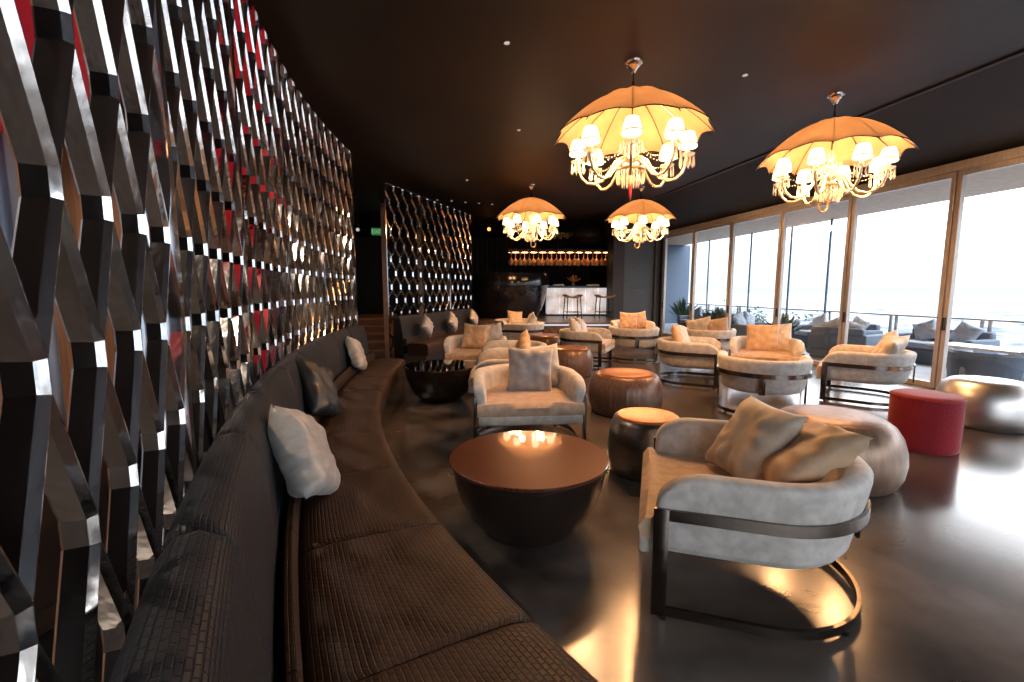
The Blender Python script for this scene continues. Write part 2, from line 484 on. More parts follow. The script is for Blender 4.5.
def make_chandelier(handle_mat):
    """origin at the ceiling."""
    r = empty('umbrella_chandelier', (0, 0, CEIL))
    bm = bmesh.new(); lathe(bm, [(0, -.115), (.03, -.11), (.05, -.07), (.075, -.05), (.06, -.03), (.10, -.015), (.105, 0)], 24)
    mesh_obj('ceiling_rose', bm, M['chrome'], r)
    bm = bmesh.new(); tube(bm, [(0, 0, -.10), (0, 0, -1.25)], .008, 8)
    mesh_obj('rod', bm, M['bronze'], r)
    # umbrella
    R, AP, RIM, G, NR, NA = .90, -.31, -.83, 12, 9, 8
    bm = bmesh.new(); rows = []
    for i in range(1, NR + 1):
        t = i / NR
        row = []
        for g in range(G * NA):
            a = 2 * PI * g / (G * NA); ph = (g % NA) / NA
            s = math.sin(ph * PI)
            rr = R * t * (1 - .075 * s * t ** 1.5)
            z = AP + (RIM - AP) * (t ** 1.85) - 0.022 * s * t * (1 - t) * 3 + .05 * s * t ** 4
            row.append(bm.verts.new((rr * math.cos(a), rr * math.sin(a), z)))
        rows.append(row)
    c = bm.verts.new((0, 0, AP + .01))
    n = G * NA
    for g in range(n): bm.faces.new((c, rows[0][g], rows[0][(g + 1) % n]))
    for a, b in zip(rows[:-1], rows[1:]):
        for g in range(n): bm.faces.new((a[g], b[g], b[(g + 1) % n], a[(g + 1) % n]))
    rows_co = [v.co.copy() for v in rows[-1]]
    um = mesh_obj('umbrella_canopy', bm, M['umbrella'], r)
    bm = bmesh.new()
    for g in range(G):
        a = 2 * PI * g / G
        tube(bm, [(R * t * math.cos(a), R * t * math.sin(a), AP + (RIM - AP) * t ** 1.85 - .012) for t in (.02, .2, .4, .6, .8, .9, 1.02)], .005, 5)
    rim = rows_co
    tube(bm, rim + rim[:2], .006, 5)
    # ferrule on top
    tube(bm, [(0, 0, AP - .02), (0, 0, AP + .10)], [.02, .012], 8)
    mesh_obj('canopy_ribs', bm, M['bronze'], um)
    # stem with glass balusters
    bm = bmesh.new()
    lathe(bm, [(0, -1.36), (.03, -1.35), (.055, -1.30), (.03, -1.26), (.10, -1.22), (.12, -1.18), (.05, -1.13), (.03, -1.05), (.07, -.98), (.075, -.93), (.03, -.87), (.05, -.80), (.02, -.72), (0.0, -.70)], 20)
    mesh_obj('glass_stem', bm, M['crystal'], r)
    bm = bmesh.new()
    for k in range(26):
        a = 2 * PI * k / 26
        drop(bm, .155 * math.cos(a), .155 * math.sin(a), -1.20, .17, .012)
    for k in range(16):
        a = 2 * PI * k / 16
        drop(bm, .095 * math.cos(a), .095 * math.sin(a), -1.24, .17, .012)
    mesh_obj('crystal_skirt', bm, M['crystal'], r, smooth=False)
    bm = bmesh.new()
    for k in range(16):
        a = 2 * PI * k / 16
        drop(bm, .13 * math.cos(a), .13 * math.sin(a), -.88, .12, .011)
    mesh_obj('crystal_collar', bm, M['crystal'], r, smooth=False)
    bm = bmesh.new()
    lathe(bm, [(.165, -1.21), (.17, -1.195), (.15, -1.18), (.09, -1.19), (.10, -1.20), (.165, -1.21)], 26)
    mesh_obj('skirt_plate', bm, M['gold'], r)
    # umbrella handle
    bm = bmesh.new()
    pts = [(0, 0, -1.34), (0, 0, -1.44)] + [(.06 - .06 * math.cos(t), 0, -1.47 - .07 * math.sin(t)) for t in [k * PI / 9 for k in range(10)]] + [(.12, 0, -1.43)]
    tube(bm, pts, .014, 10)
    mesh_obj('umbrella_handle', bm, handle_mat, r)
    # eight arms
    bm = bmesh.new()
    prof = [(.04, -1.10), (.10, -1.06), (.18, -1.10), (.25, -1.22), (.33, -1.31), (.42, -1.345), (.51, -1.33), (.58, -1.26), (.62, -1.16), (.625, -1.08)]
    tube(bm, [(a, 0, z) for a, z in prof], .017, 10)
    arm_me = bm
    a0 = mesh_obj('arm', arm_me, M['crystal_arm'], r)
    bm = bmesh.new(); lathe(bm, [(0, -1.10), (.03, -1.095), (.075, -1.075), (.085, -1.06), (.03, -1.065), (.025, -1.0), (.0, -.99)], 18, .625, 0)
    mesh_obj('drip_pan', bm, M['crystal'], a0)
    bm = bmesh.new()
    for k in range(10):
        t = 2 * PI * k / 10
        drop(bm, .625 + .078 * math.cos(t), .078 * math.sin(t), -1.065, .155, .011)
    mesh_obj('crystal_fringe', bm, M['crystal'], a0, smooth=False)
    bm = bmesh.new()
    lathe(bm, [(.098, -.995), (.105, -.985), (.093, -.90), (.068, -.825), (.06, -.82)], 20, .625, 0)
    mesh_obj('lamp_shade', bm, M['shade_glow'], a0)
    bm = bmesh.new()
    lathe(bm, [(.1015, -.965), (.106, -.965), (.106, -.955), (.1015, -.955)], 20, .625, 0)
    mesh_obj('shade_band', bm, M['gold'], a0)
    for k in range(1, 8):
        c = copy_tree(a0, r); c.rotation_euler = (0, 0, 2 * PI * k / 8)
    # swags of beads
    bm = bmesh.new()
    for k in range(8):
        a, b = 2 * PI * k / 8, 2 * PI * (k + 1) / 8
        p, q = Vector((.60 * math.cos(a), .60 * math.sin(a), -1.06)), Vector((.1 * math.cos(b), .1 * math.sin(b), -.92))
        for t in range(1, 14):
            f = t / 14
            s = p.lerp(q, f); s.z -= .12 * 4 * f * (1 - f)
            bmesh.ops.create_icosphere(bm, subdivisions=1, radius=.010, matrix=Matrix.Translation(s))
    mesh_obj('bead_swags', bm, M['crystal'], r, smooth=False)['kind'] = 'stuff'
    # the lamps' own light
    for k in range(3):
        ld = bpy.data.lights.new('chandelier_downlight', 'SPOT')
        ld.energy = DOWN / 3; ld.color = (1.0, .50, .20); ld.shadow_soft_size = .10; ld.spot_size = math.radians(165); ld.spot_blend = .6
        lo = bpy.data.objects.new('chandelier_downlight', ld)
        a = 2 * PI * (k + .3) / 3
        lo.location = (.50 * math.cos(a), .50 * math.sin(a), -1.03)
        link(lo, r)
    for k in range(4):
        ld = bpy.data.lights.new('chandelier_bulb', 'POINT')
        ld.energy = LAMP / 4; ld.color = (1.0, .58, .30); ld.shadow_soft_size = .07
        lo = bpy.data.objects.new('chandelier_bulb', ld)
        a = 2 * PI * (k + .5) / 4
        lo.location = (.38 * math.cos(a), .38 * math.sin(a), -.93)
        link(lo, r)
    return r

M['crystal_arm'] = simple('warm glass arm', (.95, .72, .42), .12, .2, coat=1)
ch = make_chandelier(M['red_glass'])
ch.location = (2.40, 5.23, CEIL); ch.rotation_euler.z = -2.0
chs = [(5.48, 5.57, 2.9, 'glowing amber umbrella chandelier nearest the window wall'),
       (2.63, 11.53, 0.0, 'glowing umbrella chandelier farther back, above the black bar booth and left of the pillar'),
       (5.46, 11.24, 2.8, 'glowing umbrella chandelier farther back, hanging in front of the dark pillar')]
tag(ch, 'largest umbrella chandelier at centre of the ceiling, with a red glass handle', 'chandelier', 'umbrella chandeliers')
for x, y, rz, lab in chs:
    c = copy_tree(ch); c.location = (x, y, CEIL); c.rotation_euler.z = rz; c['label'] = lab
    for k in c.children:
        if k.name.startswith('umbrella_handle'):
            k.data = k.data.copy(); k.data.materials[0] = M['gold']

# ---------------------------------------------------------------- mirrored screens
def lattice(bm, P, N, width, ncell, z0, z1, row=.31, th=.013):
    """honeycomb of mirrored strips. P(s, d) -> xy of arc length s and depth d."""
    pw = width / ncell; fl = .06 if ncell == 5 else .12; sl = row - fl
    sec = [(.002, .046), (th, .046 - th * 1.1), (.007, -.008), (.002, -.013), (-.002, -.013), (-.007, -.008), (-th, .046 - th * 1.1), (-.002, .046)]
    def strut(sa, za, sb, zb):
        if za > zb: sa, za, sb, zb = sb, zb, sa, za
        if zb <= z0 or za >= z1: return
        def cl(zc):
            f = (zc - za) / (zb - za); return sa + (sb - sa) * f, zc
        if za < z0: sa, za = cl(z0)
        if zb > z1: sb, zb = cl(z1)
        if max(sa, sb) > width + 1e-4 or min(sa, sb) < -1e-4: return
        L = math.hypot(sb - sa, zb - za)
        if L < .01: return
        ts, tz = (sb - sa) / L, (zb - za) / L
        ns, nz = tz, -ts
        r0, r1 = [], []
        for (t, d) in sec:
            for (s, z, lst) in ((sa, za, r0), (sb, zb, r1)):
                x, y = P(s + ns * t, d)
                lst.append(bm.verts.new((x, y, z + nz * t)))
        for k in range(8):
            bm.faces.new((r0[k], r0[(k + 1) % 8], r1[(k + 1) % 8], r1[k]))
    n = int((z1 - z0) / row) + 2
    for j in range(-1, n + 1):
        zc = z1 - j * row                # level of the upper zigzag nodes
        off = 0 if j % 2 == 0 else .5
        for i in range(-1, ncell + 1):
            s = (i + off) * pw
            # vertical flat at s from zc-? and two slants going down to the neighbours
            strut(s, zc, s, zc - fl)
            strut(s, zc - fl, s - pw / 2, zc - row)
            strut(s, zc - fl, s + pw / 2, zc - row)

def screen_thing(Pfun, total, npan, ncell, z1, label, row):
    r = empty('mirrored_screen', (0, 0, 0))
    pw = total / npan
    for i in range(npan):
        def P(s, d, i=i): return Pfun(i * pw + s, d)
        bm = bmesh.new()
        lattice(bm, lambda s, d: P(s + .03, d), None, pw - .06, ncell, .06, z1 - .03, row, .013 if ncell == 5 else .024)
        mesh_obj('honeycomb_panel', bm, M['mirror'], r, smooth=False)
        bm = bmesh.new()
        def bar(sa, sb, za, zb, d0=-.06, d1=.06, n=1):
            for q in range(n):
                s0, s1 = sa + (sb - sa) * q / n, sa + (sb - sa) * (q + 1) / n
                c = [P(s0, d0), P(s1, d0), P(s1, d1), P(s0, d1)]
                lo = [bm.verts.new((*p, za)) for p in c]; hi = [bm.verts.new((*p, zb)) for p in c]
                for k in range(4): bm.faces.new((lo[k], lo[(k + 1) % 4], hi[(k + 1) % 4], hi[k]))
                bm.faces.new(lo[::-1]); bm.faces.new(hi)
        bar(.002, .03, 0, z1); bar(pw - .03, pw - .002, 0, z1)
        bar(.03, pw - .03, z1 - .03, z1, n=4); bar(.03, pw - .03, 0, .06, n=4)
        mesh_obj('screen_frame', bm, M['mirror_frame'], r, smooth=False)
    tag(r, label, 'screen', 'honeycomb mirror screens')
    return r

# main screen, a circular arc behind the banquette
CX, CY = 13.62, 5.6
RS = 15.04
def arc_pt(R, y):              # point on the circle radius R at world y (left side)
    return CX - math.sqrt(R * R - (y - CY) ** 2), y
A_END = math.asin((8.05 - CY) / RS)     # far end angle
A_BEG = math.asin((0.38 - CY) / RS)
TOT = (A_END - A_BEG) * RS
def Pmain(s, d):
    a = A_BEG + s / RS
    R = RS - d                  # +d toward the room
    return CX - R * math.cos(a), CY + R * math.sin(a)
screen_thing(Pmain, TOT, 5, 5, 3.83, 'long curved honeycomb screen of mirrored strips behind the near banquette', .33)
S2a, S2b = Vector((-.88, 10.15)), Vector((1.31, 14.05))
d2 = (S2b - S2a); L2 = d2.length; d2.normalize(); n2 = Vector((d2.y, -d2.x))
def P2(s, d):
    p = S2a + d2 * s + n2 * d
    return p.x, p.y
screen_thing(P2, L2, 3, 4, 3.83, 'shorter three panel honeycomb mirror screen behind the far bench', .30)

# ---------------------------------------------------------------- banquettes
def bench_section():
    back = [(0, .05), (0, .90), (.015, .98), (.05, 1.025), (.10, 1.03), (.15, 1.0), (.175, .94), (.20, .80), (.225, .60), (.24, .46), (.24, .05)]
    return back
def make_banquette(Pf, total, nseg, label, depth=.81, seatz=.45, wide=None):
    """Pf(s, d): d = distance from the rear face toward the room."""
    r = empty('curved_banquette' if nseg > 4 else 'far_banquette', (0, 0, 0))
    def stations(s0, s1, n, shrink=0):
        out = []
        for k in range(n + 1):
            s = s0 + (s1 - s0) * k / n
            x0, y0 = Pf(s, 0); x1, y1 = Pf(s, 1)
            nn = Vector((x1 - x0, y1 - y0, 0))
            e = min(k, n - k) / n * (s1 - s0)
            g = min(1, e / .035)
            g = math.sqrt(max(0, 1 - (1 - g) ** 2)) if g < 1 else 1
            out.append((Vector((x0, y0, 0)), nn, (shrink * (1 - g), wide(y0) if wide else depth)))
        return out
    def fn_for(sh, cz, cn, mul=1.0):
        sh, D = sh[0] * mul, sh[1]
        def f(a, z):
            if a > .31: a = .31 + (a - .31) * (D - .31) / (depth - .31)
            return (a + (cn - a) * sh, z + (cz - z) * sh)
        return f
    pw = total / nseg
    for i in range(nseg):
        s0, s1 = i * pw + .002, (i + 1) * pw - .002
        # a fine set of stations at the ends for the stitched edge
        base = stations(s0, s1, 40, .05)
        bm = bmesh.new()
        sweep(bm, [(p, n, fn_for(sh, .6, .12)) for p, n, sh in base], bench_section(), uv=True)
        mesh_obj('backrest_section', bm, M['weave_grey'], r, angle=60)
        bm = bmesh.new()
        sec = [(.30, .20), (.30, .42), (.33, .455), (.40, .468), (.60, .47), (depth - .06, .462), (depth - .015, .445), (depth, .41), (depth + .004, .34), (depth - .01, .20)]
        sweep(bm, [(p, n, fn_for(sh, .3, .6)) for p, n, sh in base], sec, uv=True)
        mesh_obj('seat_cushion', bm, M['weave_brown'], r, angle=60)
        bm = bmesh.new()
        sec = [(.235, .40), (.24, .50), (.262, .565), (.29, .57), (.305, .53), (.305, .40)]
        sweep(bm, [(p, n, fn_for(sh, .48, .27, 1.5)) for p, n, sh in base], sec, uv=True)
        mesh_obj('lumbar_roll', bm, M['weave_brown'], r, angle=60)
    bm = bmesh.new()
    st = [(p, n, fn_for((0, sh[1]), 0, 0)) for p, n, sh in stations(0.01, total - .01, 60)]
    sweep(bm, st, [(.02, 0), (.02, .22), (depth - .05, .22), (depth - .08, 0)])
    mesh_obj('plinth', bm, M['leather_dark'], r, smooth=False)
    tag(r, label, 'bench')
    return r
RB = 14.95
B_BEG = math.asin((.35 - CY) / RB); B_END = math.asin((7.75 - CY) / RB)
def Pb(s, d):
    a = B_BEG + s / RB
    R = RB - d
    return CX - R * math.cos(a), CY + R * math.sin(a)
make_banquette(Pb, (B_END - B_BEG) * RB, 9, 'long curved banquette with dark woven leather back and brown seat along the mirrored screen',
               wide=lambda y: .81 + max(0, (5.0 - y)) ** 2 * .0165)
F0 = Vector((-.72, 9.93)); F1 = Vector((1.25, 13.75)); fd = (F1 - F0); FL = fd.length; fd.normalize(); fn_ = Vector((fd.y, -fd.x))
def Pf2(s, d):
    p = F0 + fd * s + fn_ * d
    return p.x, p.y
make_banquette(Pf2, FL, 3, 'short straight banquette in dark woven leather below the farther mirror screen')

# ---------------------------------------------------------------- cushions
def pillow_mesh(name, mat, W=.25, T=.085, seed=0, wr=.017):
    rnd = random.Random(seed)
    bm = bmesh.new(); N = 18
    ph = [rnd.uniform(0, 6.28) for _ in range(8)]
    def pt(i, j, sgn):
        u, v = -1 + 2 * i / N, -1 + 2 * j / N
        k = (1 - u ** 4) * (1 - v ** 4)
        h = T * (max(k, 0) ** .55)
        px = u * W * (1 - .085 * (1 - v * v) * abs(u) ** 2)
        py = v * W * (1 - .085 * (1 - u * u) * abs(v) ** 2)
        ang = math.atan2(v, u); rr = math.hypot(u, v)
        wrk = wr * min(1, rr) * math.sin(9 * ang + ph[0]) * math.sin(5 * rr + ph[1]) + .5 * wr * math.sin(8 * u + ph[2] + 4 * v) * math.sin(3 * v + ph[3])
        edge = max(k, 0) ** .4
        return Vector((px, sgn * (h + wrk * edge * 1.0), py))
    F = [[bm.verts.new(pt(i, j, -1)) for j in range(N + 1)] for i in range(N + 1)]
    B = [[F[i][j] if i in (0, N) or j in (0, N) else bm.verts.new(pt(i, j, 1)) for j in range(N + 1)] for i in range(N + 1)]
    for G, fl in ((F, 0), (B, 1)):
        for i in range(N):
            for j in range(N):
                q = [G[i][j], G[i + 1][j], G[i + 1][j + 1], G[i][j + 1]]
                bm.faces.new(q[::-1] if fl else q)
    return bm
def cushion(loc, az, tilt, roll, mat, label, group, size=.25, seed=1, T=.085, name='cushion'):
    """az: heading (deg) of the face normal (-Y rotated); tilt: lean backwards (deg); roll: turn in its own plane (deg)."""
    o = mesh_obj(name, pillow_mesh(name, mat, size, T, seed), M[mat], angle=180)
    m = Matrix.Rotation(math.radians(az), 4, 'Z') @ Matrix.Rotation(math.radians(-tilt), 4, 'X') @ Matrix.Rotation(math.radians(roll), 4, 'Y')
    o.rotation_euler = m.to_euler(); o.location = loc
    tag(o, label, 'cushion', group)
    return o
def face_az(dx, dy): return math.degrees(math.atan2(dx, -dy))

GB = 'cushions on the near banquette'
cushion((-.655, 2.50, .73), 96, 22, 26, 'satin_silver', 'large silver satin cushion nearest the camera on the curved banquette', GB, .25, 2, .10)
cushion((-.95, 4.18, .72), 84, 22, 22, 'satin_dark', 'black satin cushion leaning on the curved banquette, between the two silver ones', GB, .27, 3, .09)
cushion((-.985, 6.55, .70), 92, 18, 16, 'satin_silver', 'silver satin cushion at the far end of the curved banquette', GB, .235, 4, .09)
GF = 'diamond cushions on the far banquette'
for k, (s, lab) in enumerate(((.75, 'champagne cushion set as a diamond at the left end of the far bench'), (2.15, 'champagne cushion set as a diamond in the middle of the far bench'), (3.6, 'champagne cushion set as a diamond at the right end of the far bench'))):
    p = F0 + fd * s + fn_ * .41
    cushion((p.x, p.y, .77), face_az(fn_.x, fn_.y), 14, 45, 'satin_silver', lab, GF, .20, 10 + k, .08)

# ---------------------------------------------------------------- tub chairs
def u_path(a, front, ys, b, n=36, nf=8):
    """outer U in plan, from the left front round the back to the right front. returns (Vector, outward normal, distance from the front)"""
    out = []
    for k in range(nf):
        out.append((Vector((-a, front + (ys - front) * k / nf, 0)), Vector((-1, 0, 0))))
    for k in range(n + 1):
        t = PI - PI * k / n
        p = Vector((a * math.cos(t), ys + b * math.sin(t), 0))
        nn = Vector((math.cos(t) / a, math.sin(t) / b, 0)).normalized()
        out.append((p, nn))
    for k in range(1, nf + 1):
        out.append((Vector((a, ys + (front - ys) * k / nf, 0)), Vector((1, 0, 0))))
    return out

def make_chair():
    r = empty('tub_chair', (0, 0, 0))
    front, ys = -.52, -.01
    # upholstered arms and back in one sweep; tops round down at the front ends
    path = u_path(.53, front, ys, .50)
    # denser stations near the front ends
    fine = [(Vector((-.53, front + d, 0)), Vector((-1, 0, 0))) for d in (0, .006, .015, .03, .05, .08, .11, .15, .19, .23)]
    fineR = [(Vector((.53, p.y, 0)), Vector((1, 0, 0))) for p, _ in fine][::-1]
    mid = [q for q in path if q[0].y > front + .24]
    allp = fine + mid + fineR
    sec = [(-.105, .295), (-.07, .305), (-.045, .345), (-.014, .50), (.006, .58), (.022, .68), (.022, .708), (.008, .724), (-.02, .731), (-.06, .726), (-.085, .706), (-.098, .64), (-.115, .38), (-.118, .295)]
    def fnf(d):
        g = min(1, d / .22); s = 1 - math.sqrt(max(0, 1 - (1 - g) ** 2))
        g2 = min(1, d / .05); s2 = 1 - math.sqrt(max(0, 1 - (1 - g2) ** 2))
        def f(a, z):
            if z > .40: z = .40 + (z - .40) * (1 - .50 * s)
            a = -.055 + (a + .055) * (1 - .45 * s2)
            return a, z
        return f
    st = []
    for p, n in allp:
        st.append((p, n, fnf(p.y - front) if abs(p.x) > .50 else fnf(1)))
    bm = bmesh.new(); sweep(bm, st, sec)
    mesh_obj('upholstered_shell', bm, M['velvet'], r, angle=50)
    # underside and seat
    def dshape(a, f, b, z, n=28):
        pts = [(-a, f)]
        for k in range(n + 1):
            t = PI - PI * k / n
            pts.append((a * math.cos(t), ys + b * math.sin(t)))
        pts.append((a, f))
        return [(x, y, z) for x, y in pts]
    bm = bmesh.new()
    layers = [dshape(.41, front, .38, .285), dshape(.43, front - .0, .40, .30), dshape(.44, front, .41, .40)]
    rr = [[bm.verts.new(p) for p in L] for L in layers]
    for a, b in zip(rr[:-1], rr[1:]):
        for k in range(len(a)): bm.faces.new((a[k], a[(k + 1) % len(a)], b[(k + 1) % len(a)], b[k]))
    bm.faces.new(rr[0][::-1]); bm.faces.new(rr[-1])
    mesh_obj('seat_base', bm, M['velvet'], r, angle=40)
    # seat cushion: fills the tub and laps over the front edge, wider than the arms' inner faces in front
    bm = bmesh.new()
    N = 22
    grid = []
    for i in range(N + 1):
        u = -1 + 2 * i / N
        row = []
        for j in range(N + 1):
            v = j / N
            yb = ys + .39 * math.sqrt(max(0, 1 - min(1, abs(u)) ** 2 * .97))
            yf = front - .08
            y = yf + (yb - yf) * v
            half = .425 if y > front + .0 else .425 + .095 * min(1, (front - y) / .02)
            x = u * half
            crown = .020 * (1 - u * u)
            fr = min(1, (y - yf) / .05); drop_ = .05 * (1 - math.sqrt(max(0, 1 - (1 - fr) ** 2)))
            row.append(Vector((x, y, .495 + crown - drop_)))
        grid.append(row)
    top = [[bm.verts.new(p) for p in row] for row in grid]
    low = [[bm.verts.new((p.x, p.y + (.012 if j == 0 else 0), .385)) for j, p in enumerate(row)] for row in grid]
    for i in range(N):
        for j in range(N):
            bm.faces.new((top[i][j], top[i + 1][j], top[i + 1][j + 1], top[i][j + 1]))
            bm.faces.new((low[i][j], low[i][j + 1], low[i + 1][j + 1], low[i + 1][j]))
    for i in range(N):
        bm.faces.new((top[i][0], low[i][0], low[i + 1][0], top[i + 1][0]))
        bm.faces.new((top[i][N], top[i + 1][N], low[i + 1][N], low[i][N]))
        bm.faces.new((top[0][i], top[0][i + 1], low[0][i + 1], low[0][i]))
        bm.faces.new((top[N][i], low[N][i], low[N][i + 1], top[N][i + 1]))
    mesh_obj('seat_cushion', bm, M['velvet_warm_lit'], r, angle=50)
    # front apron below the cushion
    bm = bmesh.new(); box(bm, -.505, .505, front - .075, front + .01, .295, .39, .02)
    mesh_obj('front_apron', bm, M['velvet'], r, angle=40)
    # metal frame: band, floor ring, posts, rear strap
    bm = bmesh.new()
    pth = u_path(.552, front, ys, .522)
    sweep(bm, [(p, n, None) for p, n in pth], [(-.016, .505), (-.016, .560), (0, .560), (0, .505)])
    sweep(bm, [(p, n, None) for p, n in pth], [(-.020, .018), (-.020, .062), (0, .062), (0, .018)])
    for s in (-1, 1):
        box(bm, min(s * .5545, s * .532), max(s * .5545, s * .532), front - .010, front + .060, .016, .562, .002)
    mesh_obj('metal_frame', bm, M['bronze'], r, angle=30)
    bm = bmesh.new(); box(bm, -.035, .035, ys + .503, ys + .52, .30, .51, .002)
    mesh_obj('rear_strap', bm, M['bronze'], r, angle=30)
    for (x, y) in ((-.54, front + .05), (.54, front + .05), (-.40, .34), (.40, .34)):
        bm = bmesh.new(); lathe(bm, [(0, 0), (.018, 0), (.02, .018), (0, .02)], 12, x, y)
        mesh_obj('foot', bm, M['black_metal'], r)
    return r

GC = 'champagne velvet tub chairs'
GP = 'cushions on the tub chairs'
chairs = [
 # x, y, facing dx, dy, label, cushions [(lx, ly, tilt, roll, az offset, mat, label)]
 (1.77, 2.15, -.885, .466, 'champagne velvet tub chair nearest the camera, on a bronze hoop base',
  [(-.10, .00, 34, 0, 22, 'velvet_cream', 'beige velvet cushion standing in the nearest tub chair, the left one'), (.08, .20, 54, -14, -4, 'velvet_gold', 'crumpled grey tan cushion in the nearest tub chair, the right one')]),
 (1.02, 4.74, -.10, -1, 'velvet tub chair facing the camera just behind the copper topped table',
  [(.06, .03, 12, 2, -4, 'velvet_grey', 'square grey velvet cushion upright in the chair behind the copper topped table'), (.20, .20, 14, -6, 10, 'velvet_cream', 'cream cushion tucked behind the square grey one')]),
 (1.15, 6.02, -1, .15, 'tub chair turned left, directly behind the chair that faces the copper topped table',
  [(-.1, .10, 16, 30, 8, 'velvet_gold', 'golden cushion peaking above the square grey cushion')]),
 (.88, 8.30, -.15, -1, 'tan tub chair facing the camera beyond the dark bowl table',
  [(-.02, .02, 22, 6, -6, 'velvet_gold', 'brown velvet cushion in the chair beyond the dark bowl table, the left one'), (.26, .12, 20, -6, 14, 'velvet_grey', 'grey tan cushion in the chair beyond the dark bowl table, the right one')]),
 (1.38, 7.14, -1, .1, 'pale empty tub chair right of the tan chair beyond the dark bowl table', []),
 (2.45, 12.92, .3, -.95, 'small distant tub chair in front of the black booth, the left one',
  [(.1, .1, 16, 6, 0, 'velvet_gold', 'tan cushion on the left distant chair by the black booth')]),
 (2.52, 11.70, -.9, .45, 'small distant tub chair before the black booth, its metal band showing',
  [(0, .12, 20, 14, 10, 'velvet_gold', 'tan cushion on the right distant chair by the black booth'), (.22, .2, 24, -20, -6, 'velvet_cream', 'cream cushion on the right distant chair by the black booth')]),
 (3.32, 9.40, .82, -.55, 'tub chair turned right, below the bar stools, with two cream cushions',
  [(-.22, .10, 22, 20, 0, 'velvet_cream', 'cream cushion in the chair below the bar stools, the left one'), (.24, .10, 22, 16, 0, 'velvet_cream', 'cream cushion in the chair below the bar stools, the right one')]),
 (4.68, 9.75, .30, .95, 'tub chair with its rounded back to the camera, in front of the slate grey wall', []),
 (5.50, 11.7, -.25, -1, 'tub chair facing the camera close to the slate grey wall',
  [(-.06, .05, 12, 3, 0, 'velvet_gold', 'tan cushion in the chair by the slate grey wall, the left one'), (.24, .14, 14, -10, 6, 'velvet_gold', 'tan cushion in the chair by the slate grey wall, the right one')]),
 (4.46, 7.20, .8, -.6, 'tub chair turned to the right with two cream cushions, left of the back-turned chair',
  [(-.14, .12, 20, 12, 0, 'velvet_gold', 'golden cushion in the chair turned right by the windows'), (.20, .10, 20, 8, 0, 'velvet_cream', 'cream cushion in the chair turned right by the windows')]),
 (6.10, 9.05, .55, .85, 'pale tub chair by the far window panes, its back to the camera',
  [(-.14, .12, 16, 10, 0, 'velvet_gold', 'brown cushion in the pale chair by the far window panes'), (.18, .12, 16, 14, 0, 'velvet_cream', 'tan cushion in the pale chair by the far window panes')]),
 (4.33, 5.22, .62, .78, 'tub chair with its rounded back and rear strap to the camera, middle of the room', []),
 (5.87, 7.05, -.62, -.78, 'tub chair by the windows facing the back-turned chair, with a golden cushion',
  [(-.05, .05, 12, 0, 0, 'velvet_gold', 'square golden velvet cushion in the chair by the windows'), (.17, .27, 14, -4, 6, 'velvet_cream', 'cream cushion behind the square golden one')]),
 (6.32, 5.50, -.66, .75, 'tub chair on the right with its side to the camera, left behind the red stool',
  [(-.08, .14, 26, 20, 0, 'velvet_cream', 'plump cream cushion in the chair behind the red stool, the left one'), (.24, .20, 34, 10, -14, 'velvet_cream', 'plump cream cushion in the chair behind the red stool, the right one')]),
]
proto = make_chair()
for i, (x, y, dx, dy, lab, cs) in enumerate(chairs):
    o = proto if i == 0 else copy_tree(proto)
    th = math.atan2(dx, -dy)
    o.location = (x, y, 0); o.rotation_euler = (0, 0, th)
    tag(o, lab, 'chair', GC)
    for j, (lx, ly, tilt, roll, da, mat, cl) in enumerate(cs):
        wx = x + lx * math.cos(th) - ly * math.sin(th); wy = y + lx * math.sin(th) + ly * math.cos(th)
        cushion((wx, wy, .72 if i else .735), math.degrees(th) + da, tilt, roll, mat, cl, GP, .265 if i > 9 else .25, 30 + i * 3 + j, .085)

# ---------------------------------------------------------------- tables and stools
def bowl_table(x, y, top_mat, label, R=.525, H=.50):
    r = empty('bowl_table', (x, y, 0))
    bm = bmesh.new()
    lathe(bm, [(0, 0), (.25, 0), (.275, .01), (.34, .06), (.405, .14), (.455, .24), (.488, .34), (.505, .43), (R - .012, H - .03), (R - .012, H - .02), (0, H - .02)], 64)
    mesh_obj('bowl_base', bm, M['ebony'], r)
    bm = bmesh.new()
    lathe(bm, [(0, H - .022), (R - .004, H - .022), (R, H - .017), (R, H - .004), (R - .004, H), (0, H)], 64)
    mesh_obj('table_top', bm, top_mat, r)
    tag(r, label, 'table', 'bowl shaped low tables')
    return r
bowl_table(.645, 2.86, M['table_top'], 'round black bowl table with a copper top reflecting the chandelier')
bowl_table(.17, 6.62, M['dark_mirror'], 'round black bowl table with a mirror top near the end of the curved banquette')

